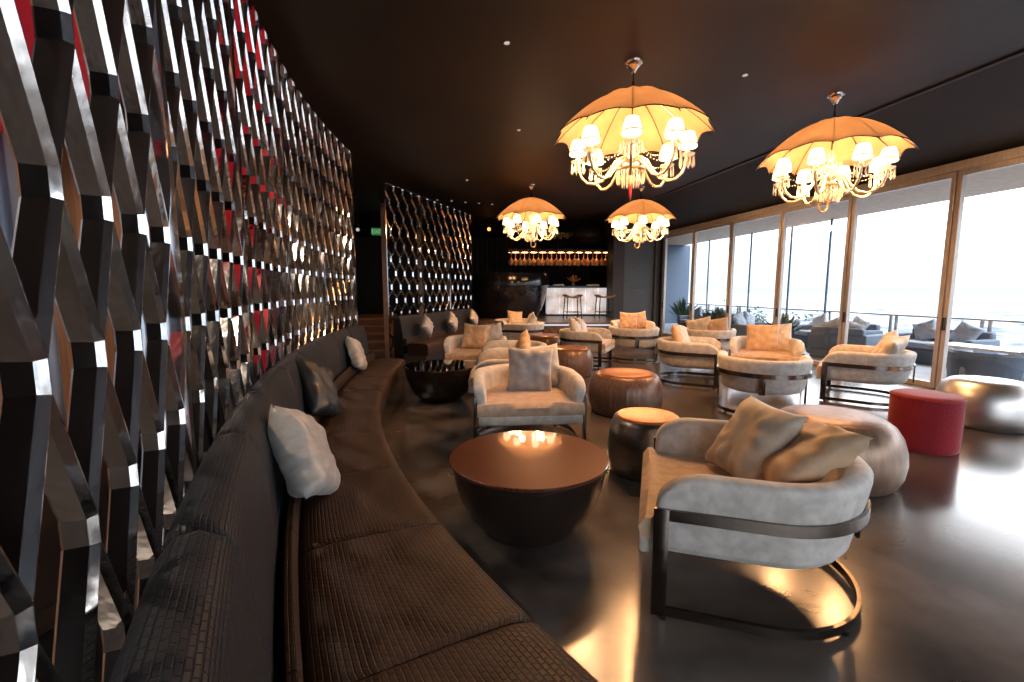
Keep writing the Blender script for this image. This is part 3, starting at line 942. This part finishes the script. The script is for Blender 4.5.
def drum(x, y, R, Rt, H, body, top, label, rib=0, name='drum_stool', soft=False):
    r = empty(name, (x, y, 0))
    bm = bmesh.new()
    k = R
    prof = [(0, 0), (k * .86, 0), (k * .90, .012), (k * .975, H * .22), (k, H * .40), (k * .985, H * .58), (k * .94, H * .76), ((k + Rt) * .5 * .97, H * .90), (Rt * 1.03, H * .965), (Rt, H * .975), (Rt * .98, H * .965), (0, H * .965)]
    if soft: prof = [(0, 0), (k * .84, 0), (k * .90, .014), (k * .97, H * .18), (k, H * .38), (k * .985, H * .56), (k * .93, H * .74), (k * .84, H * .88), (k * .74, H * .95), (Rt * .9, H * .975), (0, H * .975)]
    lathe(bm, prof, 96 if rib else 56, rib=rib, ribamp=.022 if rib else 0)
    mesh_obj('stool_body', bm, body, r, angle=30 if rib else 60)
    bm = bmesh.new()
    lathe(bm, [(0, H * .97), (Rt * .89, H * .97), (Rt * .86, H * .985), (Rt * .5, H), (0, H * 1.005)] if soft else [(0, H * .963), (Rt * .97, H * .963), (Rt * .97, H * .985), (Rt * .93, H), (Rt * .75, H * .99), (0, H * .985)], 56)
    mesh_obj('stool_top', bm, top, r)
    tag(r, label, 'stool', 'round drum stools')
    return r
drum(1.87, 3.60, .335, .27, .51, M['pewter'], M['copper'], 'smooth pewter drum stool with a copper top beside the nearest tub chair')
drum(3.40, 3.24, .52, .40, .54, M['bronze_wood'], M['bronze_wood'], 'large bronze brown drum stool behind the nearest tub chair', soft=True)
drum(2.55, 5.53, .475, .37, .515, M['ribbed_wood'], M['copper'], 'ribbed walnut drum stool with a copper top in the middle aisle', rib=40)
drum(2.63, 8.16, .43, .34, .51, M['ribbed_wood'], M['copper'], 'ribbed drum stool farther up the aisle, right of the square grey cushion', rib=40)
drum(2.80, 10.57, .42, .33, .51, M['ribbed_wood'], M['copper'], 'ribbed drum stool farthest up the aisle, half hidden by the others', rib=40)
drum(6.50, 4.18, .46, .36, .54, M['silver'], M['silver'], 'brushed silver drum stool at the right beside the red one', soft=True)
r = empty('red_stool', (4.95, 3.67, 0))
bm = bmesh.new(); lathe(bm, [(0, .0), (.272, 0), (.28, .012), (.284, .06), (.288, .30), (.288, .505), (.282, .53), (.26, .547), (.20, .552), (0, .555)], 56)
mesh_obj('stool_cover', bm, M['red_fabric'], r)
bm = bmesh.new(); lathe(bm, [(.286, .518), (.293, .522), (.293, .528), (.286, .532)], 56)
mesh_obj('piping', bm, M['red_fabric'], r)
tag(r, 'crimson upholstered round stool between the bronze and the silver drum stools', 'stool')

# ---------------------------------------------------------------- steps, platform, booth, bar
bm = bmesh.new()
pl = [(-.3, 14.7), (2.2, 14.3), (3.2, 13.3), (6.28, 12.67), (6.28, 15.6), (8.0, 15.6), (8.0, 24.2), (-.3, 24.2)]
PZ = .60
lo = [bm.verts.new((x, y, 0)) for x, y in pl]; hi = [bm.verts.new((x, y, PZ)) for x, y in pl]
for k in range(len(pl)): bm.faces.new((lo[k], lo[(k + 1) % len(pl)], hi[(k + 1) % len(pl)], hi[k]))
bm.faces.new(lo[::-1]); bm.faces.new(hi)
p_ = mesh_obj('trim_5', bm, M['platform'], smooth=False); structure(p_)
bm = bmesh.new()
mt = Matrix.Translation((3.2, 13.3, 0)) @ Matrix.Rotation(math.atan2(-.65, 3.2), 4, 'Z')
box(bm, .05, 3.2, -.03, -.004, PZ - .10, PZ - .05, mtx=mt)
o = mesh_obj('step_light', bm, M['strip_white'], smooth=False); tag(o, 'pale strip light along the edge of the bar platform', 'strip light')

r = empty('staircase', (-1.45, 10.7, 0))
for k in range(5):
    bm = bmesh.new(); box(bm, -.55, .50, k * .30, 3.2, k * .17, (k + 1) * .17, .006)
    mesh_obj('step', bm, M['step_wood'], r, smooth=False)
    bm = bmesh.new(); box(bm, -.54, .49, k * .30 - .012, k * .30, (k + 1) * .17 - .035, (k + 1) * .17 - .012)
    mesh_obj('nosing', bm, M['copper'], r, smooth=False)
tag(r, 'brown wooden steps with pale nosings between the two mirror screens', 'stairs')
r.location = (-1.42, 11.1, 0)

# black mosaic booth shaped like a bowl
r = empty('mosaic_booth', (2.85, 15.9, PZ)); r.scale.z = .92
bm = bmesh.new()
lathe(bm, [(.95, 0), (1.0, .02), (1.12, .25), (1.24, .60), (1.33, 1.0), (1.37, 1.35), (1.375, 1.62), (1.36, 1.66), (1.28, 1.66), (1.27, 1.3), (1.1, .5), (.9, .04)], 72)
mesh_obj('booth_shell', bm, M['mosaic'], r)
bm = bmesh.new(); lathe(bm, [(1.375, 1.20), (1.395, 1.22), (1.40, 1.60), (1.38, 1.63)], 72)
mesh_obj('gloss_rim', bm, M['black_gloss'], r)
bm = bmesh.new(); lathe(bm, [(0, 1.30), (1.26, 1.30), (1.26, 1.34), (0, 1.34)], 48)
mesh_obj('inner_desk', bm, M['black_gloss'], r)
tag(r, 'big black mosaic booth shaped like a bowl, left of the bar', 'booth')

# bar
r = empty('bar_counter', (0, 0, 0))
a = Vector((4.4, 16.55)); b_ = Vector((7.7, 15.98)); dd = (b_ - a); BL = dd.length; ang = math.atan2(dd.y, dd.x)
r.location = (a.x, a.y, PZ); r.rotation_euler.z = ang
bm = bmesh.new()
for k in range(7): box(bm, k * BL / 7 + .004, (k + 1) * BL / 7 - .004, 0, .5, .06, 1.04, .004)
mesh_obj('lit_front', bm, M['onyx'], r, smooth=False)
bm = bmesh.new(); box(bm, -.05, BL + .05, -.12, .75, 1.04, 1.12, .01)
mesh_obj('counter_top', bm, M['black_gloss'], r, smooth=False)
bm = bmesh.new(); box(bm, 0, BL, .04, .5, 0, .06)
mesh_obj('toe_kick', bm, M['black_metal'], r, smooth=False)
tag(r, 'bar counter with a glowing veined white front and black top', 'bar')
def on_bar(s, d, z):
    c, s_ = math.cos(ang), math.sin(ang)
    return (a.x + s * c - d * s_, a.y + s * s_ + d * c, PZ + z)
# bar stools
def make_bar_stool():
    r = empty('bar_stool', (0, 0, .45))
    bm = bmesh.new()
    N = 10; g = []
    for i in range(N + 1):
        u = -1 + 2 * i / N
        g.append([bm.verts.new((u * .22, v * .19, .74 + .075 * u * u + .0 * v)) for v in (-1, -.5, 0, .5, 1)])
    for i in range(N):
        for j in range(4): bm.faces.new((g[i][j], g[i + 1][j], g[i + 1][j + 1], g[i][j + 1]))
    ge = bmesh.ops.extrude_face_region(bm, geom=list(bm.faces))
    for v in [x for x in ge['geom'] if isinstance(x, bmesh.types.BMVert)]: v.co.z -= .05
    mesh_obj('saddle_seat', bm, M['stool_wood'], r)
    for sx in (-1, 1):
        for sy in (-1, 1):
            bm = bmesh.new(); tube(bm, [(sx * .17, sy * .14, .73), (sx * .20, sy * .17, 0)], .014, 8)
            mesh_obj('leg', bm, M['black_metal'], r)
    bm = bmesh.new()
    for z in (.22,):
        for sx in (-1, 1): tube(bm, [(sx * .19, -.16, z), (sx * .19, .16, z)], .010, 6)
        for sy in (-1, 1): tube(bm, [(-.19, sy * .16, z), (.19, sy * .16, z)], .010, 6)
    mesh_obj('footrest', bm, M['black_metal'], r)
    return r
s0 = make_bar_stool(); s0.scale = (1.3, 1.3, 1.0); s0.location = (4.88, 14.95, PZ); s0.rotation_euler.z = ang + .15
tag(s0, 'saddle seat bar stool in front of the lit bar, the left one', 'bar stool', 'bar stools')
s1 = copy_tree(s0); s1.location = (5.95, 14.75, PZ); s1['label'] = 'saddle seat bar stool in front of the lit bar, beside the pillar'
# things on the bar
r = empty('flower_arrangement', on_bar(1.02, .3, 1.12))
bm = bmesh.new(); lathe(bm, [(0, 0), (.05, 0), (.07, .05), (.05, .12), (.04, .14), (0, .14)], 16)
mesh_obj('vase', bm, M['gold'], r)
bm = bmesh.new()
rnd = random.Random(3)
for k in range(26):
    a_, b2 = rnd.uniform(0, 6.28), rnd.uniform(.1, 1.2)
    d = Vector((math.sin(b2) * math.cos(a_), math.sin(b2) * math.sin(a_), math.cos(b2)))
    L = rnd.uniform(.15, .32)
    tube(bm, [Vector((0, 0, .12)), Vector((0, 0, .12)) + d * L], [.012, .022], 5)
mesh_obj('blooms', bm, M['amber_tint'], r)
tag(r, 'golden flower arrangement standing on the bar counter', 'flowers')
for s, wd, lab in ((.45, .45, 'white folded napkin tray on the bar counter, left of the flowers'), (1.75, .5, 'white folded napkin tray on the bar counter, right of the flowers')):
    bm = bmesh.new(); box(bm, -wd / 2, wd / 2, -.12, .12, 0, .012, .004); box(bm, -wd / 2 + .03, wd / 2 - .03, -.10, .10, .012, .06, .008)
    o = mesh_obj('tray', bm, M['white'], loc=on_bar(s, .25, 1.12)); o.rotation_euler.z = ang
    tag(o, lab, 'tray')
# hanging glass rack with warm light and rows of upturned glasses
r = empty('glass_rack', (3.0, 16.9, 2.46)); r.rotation_euler.z = math.atan2(-.6, 3.5)
RL = 3.75
bm = bmesh.new(); box(bm, 0, RL, -.02, .30, .52, .57, .006); box(bm, 0, RL, -.03, .0, .50, .60, .004)
mesh_obj('rack_shelf', bm, M['black_metal'], r, smooth=False)
bm = bmesh.new()
for x in (.1, RL / 2, RL - .1): tube(bm, [(x, .15, .57), (x, .15, 1.74)], .012, 6)
mesh_obj('hanger', bm, M['black_metal'], r)
bm = bmesh.new(); box(bm, .02, RL - .02, .13, .16, .49, .52)
mesh_obj('warm_strip', bm, M['led_warm'], r, smooth=False)
tag(r, 'long hanging rack of upturned glasses lit amber above the bar', 'rack')
bm = bmesh.new()
lathe(bm, [(.075, 0), (.07, .01), (.10, .10), (.09, .18), (.03, .25), (.012, .28), (.012, .44), (.07, .48), (.075, .49)], 14)
g0 = mesh_obj('hanging_glass', bm, M['amber_tint'])
GG = 'upturned glasses hanging above the bar'
ra = r.rotation_euler.z
for k in range(22):
    o = g0 if k == 0 else g0.copy()
    if k: col.objects.link(o)
    lx = .1 + k * .17; ly = .06 + .16 * (k % 2)
    o.location = (3.0 + lx * math.cos(ra) - ly * math.sin(ra), 16.9 + lx * math.sin(ra) + ly * math.cos(ra), 2.48)
    tag(o, 'amber lit upturned glass hanging in the rack above the bar', 'glass', GG)
# curtain behind the bar
def curtain(x0, y0, x1, y1, z0, z1, mat, label, folds, amp=.05):
    p, q = Vector((x0, y0, 0)), Vector((x1, y1, 0)); t = (q - p); L = t.length; t.normalize(); n = Vector((-t.y, t.x, 0))
    bm = bmesh.new(); K = folds * 10
    st = []
    for k in range(K + 1):
        off = amp * math.sin(2 * PI * folds * k / K) + amp * .3 * math.sin(5.3 * folds * k / K)
        st.append((p + t * (L * k / K) + n * off, n, None))
    sweep(bm, st, [(0, z0), (0, z1), (.012, z1), (.012, z0)])
    o = mesh_obj('curtain', bm, M[mat], angle=80)
    tag(o, label, 'curtain')
    return o
curtain(1.5, 22.4, 9.5, 21.6, .45, 4.1, 'dark_curtain', 'black pleated curtain across the wall behind the bar', 34, .07)
# golden script sign and dark round pendant above the bar
cu = bpy.data.curves.new('script_sign', 'CURVE'); cu.dimensions = '3D'; cu.bevel_depth = .018; cu.bevel_resolution = 2
def squig(pts):
    s = cu.splines.new('BEZIER'); s.bezier_points.add(len(pts) - 1)
    for bp, p in zip(s.bezier_points, pts):
        bp.co = (p[0], 0, p[1]); bp.handle_left_type = bp.handle_right_type = 'AUTO'
for k in range(5):
    x = k * .26
    squig([(x, 0), (x + .06, .26), (x + .13, .10), (x + .18, .24), (x + .24, .02), (x + .30, .20)])
squig([(1.3, .2), (1.5, .3), (1.62, .1), (1.48, -.06)])
so = bpy.data.objects.new('script_sign', cu); cu.materials.append(M['gold']); so.location = (4.9, 18.3, 3.62); so.rotation_euler.z = -.2; col.objects.link(so)
tag(so, 'dull gold looping script sign above the bar, right of the chandelier', 'sign')
r = empty('round_pendant', (6.2, 17.2, CEIL))
bm = bmesh.new(); lathe(bm, [(0, -.90), (.25, -.88), (.48, -.78), (.62, -.62), (.62, -.5), (.5, -.32), (.3, -.2), (0, -.16)], 40)
mesh_obj('pendant_body', bm, M['leather_dark'], r)
bm = bmesh.new(); tube(bm, [(0, 0, -.2), (0, 0, 0)], .02, 8); mesh_obj('rod', bm, M['black_metal'], r)
tag(r, 'dark rounded pendant hanging from the ceiling above the bar', 'pendant')

def to_mesh(o):
    me = bpy.data.meshes.new_from_object(o)
    n = bpy.data.objects.new(o.name + '_mesh', me); n.location = o.location; n.rotation_euler = o.rotation_euler
    col.objects.link(n)
    if o.parent: n.parent = o.parent
    for k in list(o.keys()): n[k] = o[k]
    nm = o.name; bpy.data.objects.remove(o); n.name = nm
    return n
bpy.context.view_layer.update(); to_mesh(so)
# exit sign, spots
r = empty('exit_sign', (-1.62, 16.4, 3.42)); r.rotation_euler.z = .1
bm = bmesh.new(); box(bm, -.20, .20, -.03, .03, 0, .24, .008); mesh_obj('lit_panel', bm, M['exit_green'], r)
tx = bpy.data.curves.new('exit_letters', 'FONT'); tx.body = 'EXIT'; tx.size = .19; tx.extrude = .004; tx.align_x = 'CENTER'; tx.materials.append(M['exit_white'])
to = bpy.data.objects.new('letters', tx); to.location = (0, -.034, .055); to.rotation_euler = (PI / 2, 0, 0); link(to, r); bpy.context.view_layer.update(); to_mesh(to)
bm = bmesh.new(); tube(bm, [(-.15, 0, .24), (-.15, 0, .78)], .008, 6); tube(bm, [(.15, 0, .24), (.15, 0, .78)], .008, 6); mesh_obj('hanger', bm, M['black_metal'], r)
tag(r, 'small green illuminated exit sign hanging between the mirror screens', 'sign')
def spot(x, y, z, mat, label, name='downlight', R=.026, power=0, colr=(1, .8, .6)):
    r = empty(name, (x, y, z))
    bm = bmesh.new(); lathe(bm, [(R, .0), (R * 1.35, -.006), (R * 1.5, .0), (R * 1.5, .004)], 20)
    mesh_obj('trim_ring', bm, M['chrome'] if mat != 'spot_orange' else M['black_metal'], r)
    bm = bmesh.new(); lathe(bm, [(0, -.004), (R, -.004), (R, 0), (0, 0)], 20)
    mesh_obj('lens', bm, M[mat], r)
    if label: tag(r, label, 'light', 'small recessed ceiling lights')
    return r
for x, y, z, lab in ((.89, 5.09, CEIL, 'small recessed ceiling light left of the largest chandelier, the nearer one'),
                     (1.54, 7.68, CEIL, 'small recessed ceiling light left of the largest chandelier, the farther one'),
                     (3.88, 5.28, CEIL, 'small recessed ceiling light between the two nearest chandeliers'),
                     (1.0, 11.3, CEIL, 'small recessed ceiling light left of the chandelier above the booth')):
    spot(x, y, z - .002, 'downlight', lab)
def ball(x, y, z, R, mat, label):
    r = empty('spot_lamp', (x, y, z))
    bm = bmesh.new(); lathe(bm, [(0, -R), (R * .7, -R * .7), (R, 0), (R * .7, R * .7), (0, R)], 16); mesh_obj('bulb', bm, M[mat], r)
    bm = bmesh.new(); tube(bm, [(0, 0, R * .8), (0, 0, CEIL - z)], .012, 6); mesh_obj('rod', bm, M['black_metal'], r)
    tag(r, label, 'lamp')
ball(2.28, 16.9, 3.78, .07, 'spot_orange', 'orange glowing spot between the farther screen and the left far chandelier')
ball(-2.29, 16.6, 3.62, .06, 'downlight', 'small white lamp left of the green exit sign')
GD = 'small lights in a row beyond the far screen'
for k in range(5):
    r = spot(.35 + k * .42, 13.9 + k * .1, CEIL - .002, 'downlight', None, R=.03)
    tag(r, 'tiny light in the row on the ceiling just past the farther mirror screen', 'light', GD)

# ---------------------------------------------------------------- behind the main screen
slab('wall_partition', -4.3, -4.2, -1.0, 9.5, 0, 4.0, M['wood_wall'])
for x, y in ((-2.7, 1.2), (-2.6, 4.4), (-2.6, 7.2)):  # added fill lights, to brighten what shows through the lattice
    r = spot(x, y, CEIL - .002, 'downlight', None, R=.05)
    tag(r, 'added fill light in the ceiling behind the main mirror screen', 'light', 'added lights behind the main screen')
    ld = bpy.data.lights.new('fill_beam', 'SPOT'); ld.energy = 260; ld.color = (1, .80, .62); ld.spot_size = math.radians(120); ld.spot_blend = .7; ld.shadow_soft_size = .06
    lo = bpy.data.objects.new('fill_beam', ld); lo.location = (0, 0, -.03); link(lo, r)
curtain(-3.6, 1.4, -2.35, 3.4, 0, 4.0, 'curtain', 'silver grey curtain hanging behind the near end of the mirrored screen', 9, .06)
r = empty('red_pendant_lamp', (-2.25, 3.1, CEIL)); r.location = (-1.98, 2.75, CEIL)
bm = bmesh.new(); lathe(bm, [(0, -1.80), (.22, -1.79), (.36, -1.74), (.42, -1.66), (.44, -1.3), (.42, -.55), (.40, -.50), (0, -.50)], 40)
mesh_obj('lamp_shade', bm, M['red_shade'], r)
bm = bmesh.new(); tube(bm, [(0, 0, -.5), (0, 0, 0)], .012, 8); mesh_obj('rod', bm, M['black_metal'], r)
tag(r, 'large red drum shade hanging behind the near end of the mirrored screen', 'lamp')
def lounge(x, y, rz, label):
    r = empty('leather_armchair', (x, y, 0), rz)
    bm = bmesh.new(); box(bm, -.42, .42, -.40, .40, .18, .44, .05); mesh_obj('seat', bm, M['brown_leather'], r)
    bm = bmesh.new(); box(bm, -.42, .42, .28, .44, .30, .95, .05); mesh_obj('backrest', bm, M['brown_leather'], r)
    for s in (-1, 1):
        bm = bmesh.new(); box(bm, s * .42 - .07, s * .42 + .07, -.40, .36, .18, .64, .04); mesh_obj('armrest', bm, M['brown_leather'], r)
        for t in (-1, 1):
            bm = bmesh.new(); box(bm, s * .38 - .02, s * .38 + .02, t * .35 - .02, t * .35 + .02, 0, .18); mesh_obj('leg', bm, M['black_metal'], r, smooth=False)
    tag(r, label, 'armchair', 'brown leather armchairs behind the screen')
lounge(-1.95, 2.15, -1.9, 'brown leather armchair glimpsed through the near end of the mirrored screen')
lounge(-2.2, 3.9, -1.8, 'brown leather armchair behind the middle of the mirrored screen')

# ---------------------------------------------------------------- terrace
slab('floor_terrace', 8.22, 11.75, -5, 19.5, -.14, -.02, M['deck'])
slab('ceiling_terrace', 8.22, 11.7, -5, 19.5, 3.60, 3.75, M['terrace_ceiling'])
slab('wall_terrace', 8.3, 12.0, 19.5, 19.7, 0, 3.6, M['wicker'])
r = empty('terrace_railing', (11.6, -4.5, 0))
bm = bmesh.new(); box(bm, -.03, .03, 0, 24, .93, .97, .01); mesh_obj('handrail', bm, M['frame_out'] if 'frame_out' in M else M['pewter'], r)
k = 0
while k * 1.95 < 24:
    bm = bmesh.new(); box(bm, -.02, .02, k * 1.95 + .30, k * 1.95 + .36, -.02, .93, .004); box(bm, -.02, .02, k * 1.95 + .44, k * 1.95 + .50, -.02, .93, .004)
    mesh_obj('post', bm, M['pewter'], r, smooth=False); k += 1
bm = bmesh.new(); box(bm, -.006, .006, 0, 24, .05, .90); mesh_obj('glass_infill', bm, M['glass'], r, smooth=False)
tag(r, 'glass terrace railing with a grey handrail outside the windows', 'railing')
for k, y in enumerate((11.5, 12.95, 14.8, 17.3)):
    bm = bmesh.new(); tube(bm, [(11.5, y, -.02), (11.5, y, 3.6)], .03, 8)
    o = mesh_obj('terrace_pole', bm, M['wicker']); tag(o, 'slim grey pole from terrace floor to its ceiling, %s' % ('nearest of the four', 'second nearest', 'third nearest', 'farthest of the four')[k], 'pole', 'terrace poles')
def sofa(x, y, rz, wd, label, light=False):
    r = empty('terrace_sofa', (x, y, -.02), rz)
    h = wd / 2
    bm = bmesh.new(); box(bm, -h, h, -.42, .42, .0, .32, .04); mesh_obj('wicker_base', bm, M['wicker'], r)
    bm = bmesh.new(); box(bm, -h, h, .28, .44, .20, .74, .05); mesh_obj('backrest', bm, M['wicker'], r)
    for s in (-1, 1):
        bm = bmesh.new(); box(bm, s * h - .07, s * h + .07, -.40, .44, .08, .60, .04); mesh_obj('armrest', bm, M['wicker'], r)
    bm = bmesh.new(); box(bm, -h + .08, h - .08, -.42, .28, .32, .46, .05); mesh_obj('seat_pad', bm, M['out_cushion'], r)
    for s in (-1, 1):
        bm = pillow_mesh('p', '', .24, .08, 5); bmesh.ops.transform(bm, matrix=Matrix.Translation((s * (h - .38), .16, .68)) @ Matrix.Rotation(-.3, 4, 'X') @ Matrix.Rotation(.4 * s, 4, 'Y'), verts=bm.verts)
        mesh_obj('back_pad', bm, M['out_light'] if light else M['out_cushion'], r, angle=180)
    tag(r, label, 'sofa', 'grey wicker terrace seats')
r = empty('terrace_armchair', (9.10, 5.85, -.02), 2.3)
bm = bmesh.new(); sweep(bm, [(p, n, None) for p, n in u_path(.48, -.40, 0, .42)], [(-.10, .0), (-.03, .04), (.0, .40), (.02, .56), (-.02, .60), (-.07, .58), (-.10, .30)])
mesh_obj('wicker_shell', bm, M['wicker'], r)
bm = bmesh.new(); box(bm, -.38, .38, -.42, .30, .04, .36, .05); mesh_obj('seat_pad', bm, M['out_cushion'], r)
tag(r, 'rounded grey wicker terrace armchair seen over the silver drum stool', 'armchair')
sofa(10.95, 8.0, -1.5, 1.5, 'grey wicker terrace sofa against the railing, beyond the wicker armchair')
sofa(9.6, 9.0, 1.9, 1.1, 'grey wicker terrace sofa outside the pane behind the red stool', True)
sofa(10.7, 10.4, -1.57, 1.9, 'grey wicker terrace sofa by the railing behind the golden cushion', True)
sofa(9.4, 12.0, .3, 1.2, 'dark wicker terrace seat outside the middle panes')
sofa(10.1, 15.2, -1.4, 2.0, 'blue grey terrace sofa outside the farthest panes')
r = empty('terrace_table', (10.0, 6.3, -.02))
bm = bmesh.new(); box(bm, -.32, .32, -.95, .95, .52, .57, .01); mesh_obj('table_top', bm, M['white'], r)
bm = bmesh.new(); box(bm, -.22, .22, -.35, -.25, .0, .52, .01); mesh_obj('leg', bm, M['white'], r)
bm = bmesh.new(); box(bm, -.22, .22, .55, .65, .0, .52, .01); mesh_obj('leg', bm, M['white'], r)
tag(r, 'low white table on the terrace at the right edge', 'table')
def plant(x, y, h, label, seed):
    r = empty('potted_plant', (x, y, -.02))
    bm = bmesh.new(); lathe(bm, [(0, 0), (.16, 0), (.21, .38), (.19, .40), (.17, .36), (0, .35)], 20); mesh_obj('pot', bm, M['pot'], r)
    rnd = random.Random(seed); bm = bmesh.new()
    for k in range(90):
        a_, t = rnd.uniform(0, 6.28), rnd.uniform(0, 1.1)
        d = Vector((math.sin(t) * math.cos(a_), math.sin(t) * math.sin(a_), math.cos(t)))
        L = h * rnd.uniform(.4, 1); p = Vector((0, 0, .36)) + d * L
        s = d.cross(Vector((rnd.random(), rnd.random(), rnd.random()))).normalized() * .035
        q = Vector((0, 0, .36)) + d * L * .3
        m_ = (p + q) / 2
        vs = [bm.verts.new(v) for v in (q, m_ + s, p, m_ - s)]
        bm.faces.new(vs)
    mesh_obj('leaves', bm, M['leaf'], r, smooth=False)
    tag(r, label, 'plant', 'potted terrace plants')
plant(9.3, 10.6, .75, 'leafy potted plant on the terrace just right of the golden cushion', 1)
plant(9.2, 13.3, .8, 'leafy potted plant on the terrace outside the middle panes', 2)
for k, y in enumerate((12.2, 14.4, 16.6)):
    r = empty('hedge_planter', (11.2, y, -.02))
    bm = bmesh.new(); box(bm, -.20, .20, -.85, .85, 0, .38, .02); mesh_obj('planter_box', bm, M['pot'], r)
    rnd = random.Random(20 + k); bm = bmesh.new()
    for q in range(420):
        c_ = Vector((rnd.uniform(-.2, .2), rnd.uniform(-.85, .85), .38 + abs(rnd.gauss(0, .22))))
        t1 = Vector((rnd.gauss(0, 1), rnd.gauss(0, 1), rnd.gauss(0, 1))).normalized(); t2 = t1.orthogonal().normalized()
        bm.faces.new([bm.verts.new(v) for v in (c_ - t1 * .07, c_ + t2 * .03, c_ + t1 * .07, c_ - t2 * .03)])
    mesh_obj('leaves', bm, M['leaf'], r, smooth=False)
    tag(r, 'dark hedge in a grey planter box along the terrace railing, %s' % ('nearest of the three', 'middle of the three', 'farthest of the three')[k], 'planter', 'hedge planters')
plant(10.6, 17.6, 1.0, 'leafy potted plant on the terrace outside the farthest panes', 3)
# land far below
bm = bmesh.new(); box(bm, 20, 6000, -5000, 8000, -72, -70)
structure(mesh_obj('ground_city', bm, M['city'], smooth=False))
